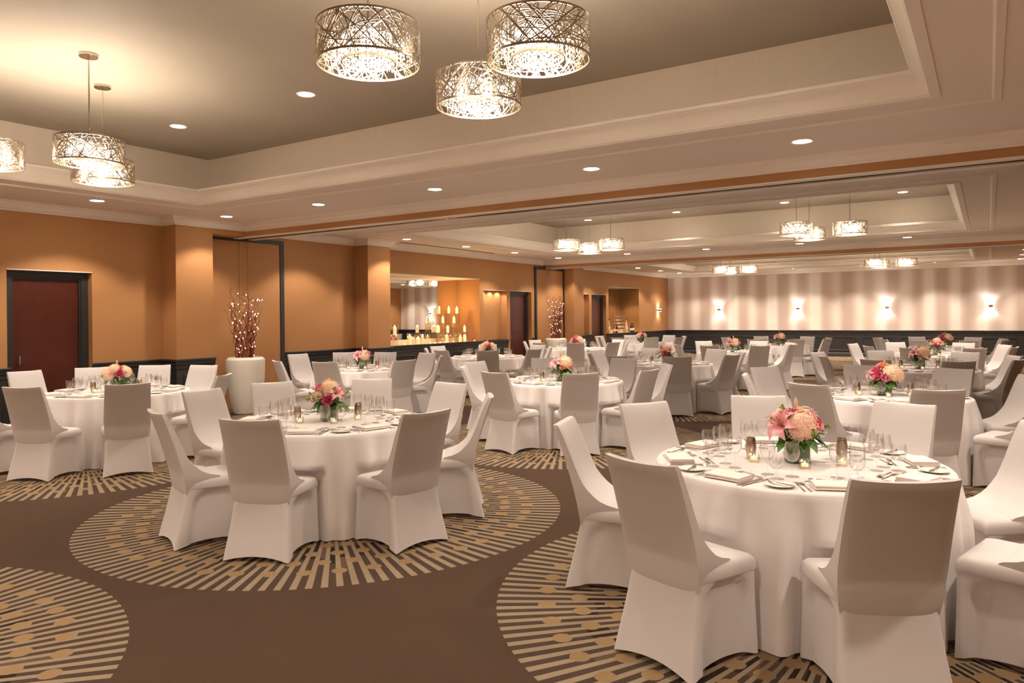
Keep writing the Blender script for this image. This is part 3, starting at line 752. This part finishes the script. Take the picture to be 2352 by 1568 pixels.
def lily_me():
    mb = MB()
    for k in range(6):
        a0 = 2 * pi * k / 6; sc = 1 if k % 2 == 0 else .9; rings = []
        for i in range(9):
            t_ = i / 8; r0 = (.06 + 1.15 * t_ ** 1.15) * sc; z = .75 * sin(min(1, t_ * 1.15) * pi * .62) - .55 * max(0, t_ - .55) ** 1.2 * 2
            w = .30 * sin(pi * min(1, .08 + t_ * .95)) ** .8 * sc + .004
            rings.append([(r0 * cos(a0) - s * w * sin(a0), r0 * sin(a0) + s * w * cos(a0), z - .10 * (1 - abs(s)) * sin(pi * t_)) for s in (-1, -.5, 0, .5, 1)])
        mb.loft(rings, False)
    return mb.mesh('lily', M['lily'], 180)
def stamen_me():
    mb = MB()
    for k in range(6):
        a = 2 * pi * k / 6 + .5; mb.tube([(0, 0, .1), (.12 * cos(a), .12 * sin(a), .6), (.28 * cos(a), .28 * sin(a), .95)], .018, 5); mb.sphere((.28 * cos(a), .28 * sin(a), .97), .05, 6, 4, .6)
    return mb.mesh('stamens', M['pollen'], 60)
bud_me = MB().lathe([(.02, -.9), (.10, -.7), (.20, -.3), (.25, .1), (.20, .5), (.10, .8), (.01, 1)], 10).mesh('lily_bud', M['bud'], 180)
bud2_me = MB().lathe([(.02, -.9), (.10, -.7), (.20, -.3), (.25, .1), (.20, .5), (.10, .8), (.01, 1)], 10).mesh('lily_bud', M['budgreen'], 180)
FL = {'hp': hydrangea_me(M['peach'], 1), 'hc': hydrangea_me(M['cream'], 2), 'rp': rose_me(M['pink'], 3), 'rh': rose_me(M['hot'], 4), 'rs': rose_me(M['salmon'], 5), 'ri': rose_me(M['ivory'], 6), 'l': lily_me(), 'b': bud_me, 'g': bud2_me}
FLN = {'hp': 'hydrangea', 'hc': 'hydrangea', 'rp': 'rose', 'rh': 'rose', 'rs': 'rose', 'ri': 'rose', 'l': 'lily', 'b': 'lily_bud', 'g': 'lily_bud'}
stam_me = stamen_me()
def leafpatch(mb, base, d, L, w, droop):
    d = Vector(d).normalized(); side = d.cross(Vector((0, 0, 1))); side = side.normalized() if side.length > .01 else Vector((1, 0, 0))
    rings = []
    for i in range(6):
        t_ = i / 5; p = Vector(base) + d * (L * t_) + Vector((0, 0, -droop * t_ * t_)); ww = w * sin(pi * (.06 + .92 * t_)) ** .8
        rings.append([p - side * ww + Vector((0, 0, ww * .3)), p, p + side * ww + Vector((0, 0, ww * .3))])
    mb.loft(rings, False)
def foliage_me(seed):
    r_ = random.Random(seed); mb = MB()
    for i in range(46):
        a = r_.uniform(0, 2 * pi); el = r_.uniform(-.35, 1.2); d = (cos(a) * cos(el), sin(a) * cos(el), sin(el))
        s = r_.uniform(.03, .075); leafpatch(mb, (d[0] * s, d[1] * s, .15 + d[2] * s), d, r_.uniform(.06, .095), r_.uniform(.020, .032), r_.uniform(.0, .05))
    for i in range(9):
        a = r_.uniform(0, 2 * pi); leafpatch(mb, (.05 * cos(a), .05 * sin(a), .15), (cos(a), sin(a), -.1), r_.uniform(.10, .14), .034, .06)
    mb.sphere((0, 0, .165), .085, 12, 8, .8)
    return mb.mesh('foliage', M['leaf'], 60)
fol_me = [foliage_me(1), foliage_me(2)]
def sprig_me(seed, m, nm):
    r_ = random.Random(seed); mb = MB(); mb.tube([(0, 0, .03), (0, 0, .16)], .0016, 4)
    for k in range(16):
        p = Vector((0, 0, r_.uniform(.12, .185))) + Vector((r_.uniform(-.02, .02), r_.uniform(-.02, .02), r_.uniform(-.012, .012)))
        mb.tube([(0, 0, p.z - .03), p], .001, 3); mb.sphere(p, r_.uniform(.0035, .0068), 6, 4)
    return mb.mesh(nm, m, 180)
sprig = [sprig_me(1, M['lilac'], 'filler_sprig'), sprig_me(2, M['stemgreen'], 'berry_sprig')]
vase_me = MB().loft([rrect(.062 - o, -.062 + o, .062 - o, .006, .006, z, 2) for o, z in ((0, .001), (0, .13), (.004, .13), (.004, .02))], True, True, True).mesh('vase', M['hglass'], 40)
wrap_me = MB().loft([rrect(.056, -.056, .056, .006, .006, z, 2) for z in (.006, .12)], True, True, True).mesh('leaf_wrap', M['leafdark'], 40)
VY = math.degrees(YAW)
def bouquet(x, y, spec, label, seed, full=True):
    """spec items: kind, az (0 = toward the camera, +90 = right in view), elevation, distance, size"""
    rz = atan2(-y, -x)     # local +x toward camera
    t_ = thing('flower_centrepiece', label, 'flower arrangement', (x, y, HT), rz, 'flower centrepieces')
    put('vase', vase_me, t_, (0, 0, 0), .3); put('leaf_wrap', wrap_me, t_, (0, 0, 0), .3)
    put('foliage', fol_me[seed % 2], t_, (0, 0, 0), seed * 1.3); 
    r_ = random.Random(seed + 50)
    for k in range(11):
        A = 2 * pi * k / 11 + r_.uniform(-.2, .2); el = r_.uniform(-.05, .95); n = Vector((cos(A) * cos(el), sin(A) * cos(el), sin(el)))
        o = put(['filler_sprig', 'berry_sprig'][k % 2], sprig[k % 2], t_); o.matrix_local = Matrix.Translation((0, 0, .16)) @ rotto(n)
    for kd, az, el, dist, size in spec:
        A, E_ = radians(az), radians(el); n = Vector((cos(A) * cos(E_), sin(A) * cos(E_), sin(E_)))
        dist *= 1.08 if kd not in 'bg' else .86; size *= 1.14 if kd not in 'bg' else .72; p = Vector((0, 0, .165)) + n * dist
        o = put(FLN[kd], FL[kd], t_); q = rotto((n + Vector((0, 0, .15 if kd != 'b' and kd != 'g' else .8))).normalized()) @ Matrix.Rotation(az * .03 + seed, 4, 'Z')
        o.matrix_local = Matrix.Translation(p) @ q @ Matrix.Scale(size, 4)
        if kd == 'l': put('stamens', stam_me, o)
    return t_
SPEC = [
 [('hp', 18, 30, .088, .080), ('l', -38, 20, .10, .080), ('rp', 62, 30, .125, .042), ('rh', -15, 62, .12, .036), ('rs', -62, 52, .12, .042), ('hc', -80, 40, .10, .055), ('b', -8, 82, .19, .062), ('ri', 25, 75, .12, .034), ('rs', -110, 45, .12, .04), ('hp', 150, 40, .09, .07), ('rp', 110, 50, .11, .04), ('l', -160, 35, .10, .06)],
 [('hc', 5, 62, .105, .068), ('rh', -5, 8, .12, .038), ('rp', -55, 52, .13, .040), ('ri', -60, 22, .125, .040), ('ri', -35, 28, .125, .038), ('rs', -78, 8, .12, .030), ('l', 28, 28, .11, .058), ('rp', 70, 45, .11, .034), ('b', 20, 85, .18, .05), ('hp', 160, 40, .09, .06), ('rs', 110, 40, .11, .04)],
 [('hc', -62, 28, .10, .072), ('hp', -25, 55, .11, .06), ('rh', 12, 22, .125, .044), ('rp', 22, 58, .12, .042), ('hp', 58, 30, .115, .058), ('rs', -8, 30, .11, .03), ('g', -5, 84, .20, .06), ('ri', 70, 60, .11, .04), ('rs', 150, 40, .1, .05), ('hc', 120, 40, .1, .06)],
 [('l', -35, 28, .11, .068), ('hc', 38, 42, .11, .075), ('rp', -55, 55, .12, .04), ('rs', 5, 10, .12, .03), ('g', -10, 84, .2, .06), ('ri', -75, 20, .12, .045), ('rs', 65, 15, .12, .04), ('hp', 160, 40, .1, .07), ('rp', 100, 50, .11, .04)],
 [('rp', -50, 45, .13, .048), ('rp', -30, 18, .125, .046), ('hc', 45, 35, .11, .078), ('rp', 8, 12, .125, .042), ('rs', -20, 75, .14, .045), ('l', -62, 15, .12, .05), ('hp', 72, 18, .12, .06), ('g', 10, 82, .19, .055), ('rs', 35, 70, .12, .04), ('hp', 170, 40, .1, .07), ('rp', 110, 50, .11, .04)],
]
EQ = lambda t: None
gcount = 0; far_glass = MB()
full_tables = {0, 1, 2, 3, 4, 5}; cut_tables = {0, 1, 2, 3, 4, 5, 6, 8}; stuff_glass = {12, 13, 14}
BD = ['peach hydrangea and pink lily bouquet on ', 'cream hydrangea and magenta rose bouquet on ', 'peach hydrangea bouquet with two magenta roses on ', 'cream hydrangea and pink lily bouquet on ', 'bouquet of pink roses and cream hydrangea on ']
for ti, (tn_, cx, cy, chairs) in enumerate(TABLES):
    t_ = thing('round_table', 'round banquet table draped in floor length white cloth, ' + tn_, 'table', (cx, cy, 0), 0, 'round banquet tables')
    put('tablecloth', tablecloth(cx, cy, chairs, ti + 3), t_)
    toward = math.degrees(atan2(-cy, -cx))       # direction from table to camera
    # name seats by order around the table as seen from the camera (counter-clockwise from above = to the right)
    rel = sorted([(((a - toward) + 22.5) % 360, a, r_) for a, r_ in chairs])
    for si, (q, a, r_) in enumerate(rel):
        A = radians(a); rc = r_ - .285
        jit = rnd.uniform(-3, 3)
        o = thing('banquet_chair', 'white covered banquet chair, %s side of %s' % (SEATN[si], tn_), 'chair', (cx + rc * cos(A), cy + rc * sin(A), 0), A + pi + radians(jit), 'white covered banquet chairs')
        put('skirt', sk_me, o); put('seat', se_me, o); put('backrest', ba_me, o); put('back_cushion', cu_me, o)
    # place settings, evenly spaced, best offset to the chairs
    sx_ = sum(cos(radians(8 * a)) for a, _ in chairs); sy_ = sum(sin(radians(8 * a)) for a, _ in chairs)
    off = math.degrees(atan2(sy_, sx_)) / 8
    seats = sorted([((off + 45 * i - toward + 22.5) % 360, off + 45 * i) for i in range(8)])
    for si, (q, a) in enumerate(seats):
        A = radians(a); sn = SEATN[si] + ' setting of ' + tn_
        def at(u, v): return (cx + u * cos(A) - v * sin(A), cy + u * sin(A) + v * cos(A), HT + .0005)
        def item(nm, me, lab, cat, u, v, rz, grp, dz=0):
            p = at(u, v); o = put(nm, me, None, (p[0], p[1], p[2] + dz), A + rz); return tag(o, lab + ', ' + sn, cat, grp)
        j = lambda s=.006: rnd.uniform(-s, s)
        item('folded_napkin', napkin_me, 'folded pale pink napkin', 'napkin', .652 + j(), .0 + j(), pi / 2 + j(.10), 'folded napkins')
        item('bread_plate', plate_me if ti in full_tables else plate_me2, 'small white bread plate', 'plate', .63 + j(), -.243 + j(.004), 0, 'bread plates')
        if ti in cut_tables:
            for k, v in enumerate((-.124, -.151)):
                item('fork', fork_me, ['inner', 'outer'][k] + ' fork left of napkin', 'fork', .635 + j(), v, pi + j(.025), 'dinner forks')
            for k, v in enumerate((.121, .147)):
                item('table_knife', knife_me, ['inner', 'outer'][k] + ' knife right of napkin', 'knife', .635 + j(), v, pi + j(.025), 'table knives')
            item('fork', fork_me, 'dessert fork above napkin', 'fork', .515, .0 + j(), pi / 2 + j(.15), 'dessert forks')
            item('spoon', spoon_me, 'dessert spoon above napkin', 'spoon', .483, .01 + j(), -pi / 2 + j(.15), 'dessert spoons')
            item('butter_knife', knife_me, 'butter knife on bread plate', 'knife',   .63, -.243, pi + .5 + j(.5), 'butter knives', .0145).scale = (.72, .8, 1)
        for k, (nm, u, v, parts, one, lb) in enumerate((('water_goblet', .485, .165, GG, GG1, 'short stemmed water goblet'), ('wine_glass', .415, .085, GW, GW1, 'left tall wine glass'), ('wine_glass', .385, .20, GW, GW1, 'right tall wine glass'))):
            u += j(.010); v += j(.008)
            if ti in stuff_glass:
                o0 = len(far_glass.v); far_glass.lathe(bowlw[:7], 10).lathe(stemw, 5).lathe(footw[:3], 8).xf(Matrix.Translation(Vector(at(u, v))), o0); continue
            p = at(u, v)
            if ti in full_tables:
                o = thing(nm, lb + ', ' + sn, 'glass', p, 0, 'stemmed glasses')
                for pn, pm in zip(('bowl', 'stem', 'foot'), parts): put(pn, pm, o)
            else: tag(put(nm, one, None, p), lb + ', ' + sn, 'glass', 'stemmed glasses')
    # centre
    sp = {0: 0, 1: 1, 2: 2, 3: 3, 4: 4}.get(ti, ti % 5)
    off_c = {3: (-.12, -.05)}.get(ti, (0, 0))
    bx, by = cx + off_c[0], cy + off_c[1]
    bouquet(bx, by, SPEC[sp], BD[sp] + tn_, ti)
    tw = radians(toward)
    for k, (az, rad_) in enumerate(((12, .19), (-72, .24), (80, .235), (175, .19))):
        an = tw + radians(az); o = thing('votive_candle', 'lit votive in square glass %s the flowers, %s' % (['in front of', 'left of', 'right of', 'behind'][k], tn_), 'candle', (bx + rad_ * cos(an), by + rad_ * sin(an), HT + .0005), an, 'votive candles')
        put('holder', votg_me, o); c = put('candle', votc_me, o); put('flame', flame_me, c, (0, 0, .026), 0, .7)
    if ti in cut_tables:
        for k, (az, rad_) in enumerate(((-95, .25), (106, .245), (122, .285))):
            an = tw + radians(az); tag(put('bronze_cup', bron_me, None, (bx + rad_ * cos(an), by + rad_ * sin(an), HT + .0005)), '%s brushed bronze cup beside the flowers, %s' % (['left', 'inner right', 'outer right'][k], tn_), 'cup', 'bronze cups')
tag(put('stemmed_glasses', far_glass.mesh('stemmed_glasses', M['glass'], 60)), 'stemmed glasses on the three farthest round tables', 'glasses', None, 'stuff')

# ------------------------------------------------------------------ planters with willow and fairy lights
def planter(x, y, seed, nm):
    r_ = random.Random(seed)
    prof = [(.001, 0), (.185, 0), (.20, .01), (.235, .12), (.275, .32), (.305, .58), (.315, .80), (.315, .90), (.312, .915), (.27, .955), (.262, .955), (.262, .90), (.001, .90)]
    tag(put('tall_planter', MB().lathe(prof, 48).mesh('tall_planter', M['planter'], 35), None, (x, y, 0)), 'tall tapered cream planter ' + nm, 'planter')
    t_ = thing('willow_branches', 'bundle of curly red brown willow ' + nm, 'branches', (x, y, .90))
    ends = []
    for i in range(34):
        a = r_.uniform(0, 2 * pi); q = sqrt(r_.random()) * .17; sx_, sy_ = q * cos(a), q * sin(a)
        H_ = r_.uniform(.7, 1.32) * (1 - .15 * (q / .17 < .4)); sp_ = r_.uniform(.5, 1.6)
        n = 26; pts = []; ph, ph2 = r_.uniform(0, 6), r_.uniform(0, 6); wv = r_.uniform(9, 14)
        for k in range(n + 1):
            s = k / n; spread = 1 + sp_ * s ** 1.7
            pts.append((sx_ * spread + .022 * sin(wv * s * 2.2 + ph) * (.4 + s), sy_ * spread * .8 + .022 * cos(wv * s * 1.9 + ph2) * (.4 + s), H_ * s + .012 * sin(wv * s * 3 + ph2)))
        mb = MB().tube(pts, [.0105 * (1 - .75 * k / n) for k in range(n + 1)], 5)
        if r_.random() < .7:
            k0 = r_.randint(10, 20); p = Vector(pts[k0]); d = Vector((r_.uniform(-1, 1), r_.uniform(-.6, .6), r_.uniform(.3, 1))).normalized()
            mb.tube([p + d * (.02 * k) + Vector((.015 * sin(k * 1.1 + ph), .012 * cos(k + ph), 0)) for k in range(9)], [.0055 * (1 - .09 * k) for k in range(9)], 5)
        put('branch', mb.mesh('branch', M['willow'], 60), t_); ends.append(pts)
    l_ = thing('fairy_lights', 'string of tiny white lights in the willow ' + nm, 'string lights', (x, y, .90))
    path = []; B = 60
    for i in range(B):
        s = i / B; a = s * 2 * pi * 4.3; z = .06 + 1.05 * s; R_ = (.15 + .17 * s ** 1.5) * r_.uniform(.8, 1.1); path.append(Vector((R_ * cos(a), R_ * sin(a) * .8, z + r_.uniform(-.05, .05))))
    put('cable', MB().tube(path, .0028, 4).mesh('cable', M['cable'], 60), l_)
    bm = spots.get('bm') or MB().sphere((0, 0, 0), .0062, 8, 6, 1.7).mesh('fairy_bulb', M['bulb'], 180); spots['bm'] = bm
    for p in path:
        put('fairy_bulb', bm, l_, p + Vector((r_.uniform(-.012, .012), r_.uniform(-.012, .012), .012)))
planter(8.05, 10.62, 11, 'by the nearer partition panels')
planter(18.75, 10.62, 23, 'by the far partition panels')

# ------------------------------------------------------------------ candle display
ZK = .957
def pillar(x, y, z, h, r_, lab):
    t_ = thing('pillar_candle', lab, 'candle', (x, y, z), 0, 'ivory pillar candles')
    put('wax', MB().lathe([(.001, 0), (r_, 0), (r_, h), (r_ * .8, h + .002), (r_ * .5, h - .006), (.001, h - .008)], 20).mesh('wax', M['wax'], 40), t_)
    f = put('flame', flame_me, t_, (0, 0, h)); f.scale = (1.9, 1.9, 1.9)
def cyl(x, y, z, r_, h, lab, nm='glass_cylinder'):
    tag(put(nm, MB().lathe([(.001, .004), (r_ - .004, .004), (r_ - .004, h), (r_, h), (r_, 0), (.001, 0)], 28).mesh(nm, M['hglass'], 40), None, (x, y, z)), lab, 'glass vase', 'glass cylinders in the candle niche')
def riser(x, y, z, r_, h, lab):   # upturned cylinder carrying a candle
    tag(put('glass_riser', MB().lathe([(r_, 0), (r_, h), (.001, h), (.001, h - .006), (r_ - .004, h - .006), (r_ - .004, 0), (r_, 0)], 28).mesh('glass_riser', M['hglass'], 40), None, (x, y, z)), lab, 'glass riser', 'glass risers in the candle niche')
tier = [('top left', 15.09, 11.72, .735), ('top right', 15.36, 11.66, .73), ('upper middle left', 14.82, 11.70, .49), ('upper middle right', 15.05, 11.52, .48), ('lower left', 14.49, 11.62, .25), ('lower back', 14.84, 11.86, .25), ('lower centre', 14.71, 11.46, .245), ('lower right', 15.42, 11.46, .245)]
for nm, x, y, h in tier:
    riser(x, y, ZK, .07, h, 'upturned glass cylinder under the %s candle' % nm); pillar(x, y, ZK + h + .001, .145, .034, 'ivory pillar candle, %s of the tiered glass display' % nm)
riser(13.06, 11.75, ZK, .075, .23, 'upturned glass cylinder at the left end of the niche'); pillar(13.06, 11.75, ZK + .231, .18, .042, 'thick ivory candle on glass at the left end of the niche')
cyl(13.06, 11.75, ZK + .2315, .085, .26, 'glass hurricane around the left end candle')
for nm, x, y, h, R_, gh in (('first', 13.20, 11.40, .19, .062, .27), ('second', 13.49, 11.40, .14, .07, .20), ('third', 14.52, 11.34, .17, .055, .24), ('fourth', 15.06, 11.33, .13, .075, .26), ('fifth', 15.26, 11.34, .14, .075, .26)):
    pillar(x, y, ZK + .005, h, .042, '%s ivory candle along the front of the niche counter' % nm); cyl(x, y, ZK + .0005, R_ + .012, gh, '%s glass cylinder along the front of the niche counter' % nm)
for k, x in enumerate((12.88, 13.80, 13.99, 14.19, 14.38, 14.74, 15.62)):
    t_ = thing('tea_light', '%s tea light from the left along the counter edge' % (ordw + ['seventh'])[k], 'candle', (x, 11.29 if k not in (5,) else 11.3, ZK + .0005), 0, 'tea lights in the candle niche')
    put('cup', MB().lathe([(.001, 0), (.024, 0), (.027, .022), (.025, .022), (.001, .018)], 16).mesh('cup', M['wax'], 40), t_); put('flame', flame_me, t_, (0, 0, .019))
for x, y, z, e_ in ((15.09, 11.72, 1.875, 6), (15.36, 11.66, 1.87, 4), (14.71, 11.46, 1.38, 4), (13.06, 11.75, 1.40, 3), (15.06, 11.33, 1.12, 3), (13.49, 11.40, 1.13, 3)):
    l = bpy.data.lights.new('candle_glow', 'POINT'); l.energy = e_; l.color = (1, .60, .25); l.shadow_soft_size = .012
    o = bpy.data.objects.new('candle_glow', l); COL.objects.link(o); o.location = (x, y, z)

# ------------------------------------------------------------------ bar niche
cup_me = MB().lathe([(.0045, .05), (.028, .058), (.034, .075), (.034, .125), (.031, .125), (.001, .062)], 10).lathe([(.004, .05), (.003, .01)], 6).lathe([(.004, .01), (.03, .003), (.03, 0)], 10).mesh('bar_glass', M['barglass'], 60)
for r_ in range(5):
    z = ZK + r_ * .127; n = 12 - r_
    if r_: tag(put('glass_shelf', MB().box(24.62 + .03 * r_, 25.72 - .02 * r_, 11.42, 11.62, z - .002, z).mesh('glass_shelf', M['hglass'])), '%s clear tray between stacked bar glasses' % ordw[r_ - 1], 'tray', 'trays in the glass stack')
    for k in range(n):
        x = 24.66 + .03 * r_ + k * (1.02 - .05 * r_) / max(1, n - 1)
        tag(put('bar_glass', cup_me, None, (x, 11.52, z + .0005)), 'clear stemmed glass in the %s row of the stack on the bar counter' % ['bottom', 'second', 'third', 'fourth', 'top'][r_], 'glass', 'stacked glasses, %s row' % ['bottom', 'second', 'third', 'fourth', 'top'][r_])
def bottle(x, y, h, r_, m, lab):
    t_ = thing('bottle', lab, 'bottle', (x, y, ZK + .0005), 0, 'bottles in the bar niche')
    put('body', MB().lathe([(.001, 0), (r_, 0), (r_, h * .58), (r_ * .85, h * .66), (r_ * .38, h * .74), (r_ * .34, h * .92), (r_ * .34, h * .93), (.001, h * .93)], 18).mesh('body', m, 40), t_)
    put('label', MB().lathe([(r_ + .001, h * .2), (r_ + .001, h * .46)], 18).mesh('label', M['label'], 60), t_)
    put('cap', MB().lathe([(.001, h), (r_ * .38, h), (r_ * .40, h * .92), (.001, h * .92)], 12).mesh('cap', M['black'], 40), t_)
bottle(24.33, 11.36, .33, .05, M['redliq'], 'red bottle, left of the stacked bar glasses')
bottle(24.49, 11.34, .31, .045, M['darkglass'], 'dark bottle between the red bottle and the stacked glasses')
bottle(24.38, 11.60, .52, .05, M['gold'], 'tall golden bottle behind the red one')
bottle(25.84, 11.36, .34, .05, M['darkglass'], 'first dark bottle right of the stacked glasses')
bottle(26.0, 11.36, .35, .05, M['darkglass'], 'second dark bottle right of the stacked glasses')
bottle(25.92, 11.60, .50, .052, M['peachliq'], 'tall pale peach bottle behind the two dark bottles')
for x in (16.2, 16.55, 16.9, 21.6): spot(x, WY + .09, 2.29, 3.2, 150, .6, (1, .80, .58), .02)
for x in (24.9, 25.7): spot(x, 11.45, 2.58, 18, 100, .5, (1, .72, .42))  # added warm spots without fittings, to brighten the bar glasses

# ------------------------------------------------------------------ world, view
w = bpy.data.worlds.new('world'); S.world = w; w.use_nodes = True
w.node_tree.nodes['Background'].inputs[0].default_value = (1, .8, .6, 1); w.node_tree.nodes['Background'].inputs[1].default_value = .0
S.view_settings.view_transform = 'Standard'; S.view_settings.look = 'None'; S.view_settings.gamma = 1; S.view_settings.exposure = 1.5
S.view_settings.use_curve_mapping = False
cy_ = S.cycles
cy_.use_adaptive_sampling = True; cy_.adaptive_threshold = .03
cy_.max_bounces = 6; cy_.diffuse_bounces = 4; cy_.glossy_bounces = 3; cy_.transmission_bounces = 4; cy_.transparent_max_bounces = 14
cy_.sample_clamp_indirect = 4; cy_.caustics_reflective = False; cy_.caustics_refractive = False; cy_.blur_glossy = 1
cy_.use_denoising = True
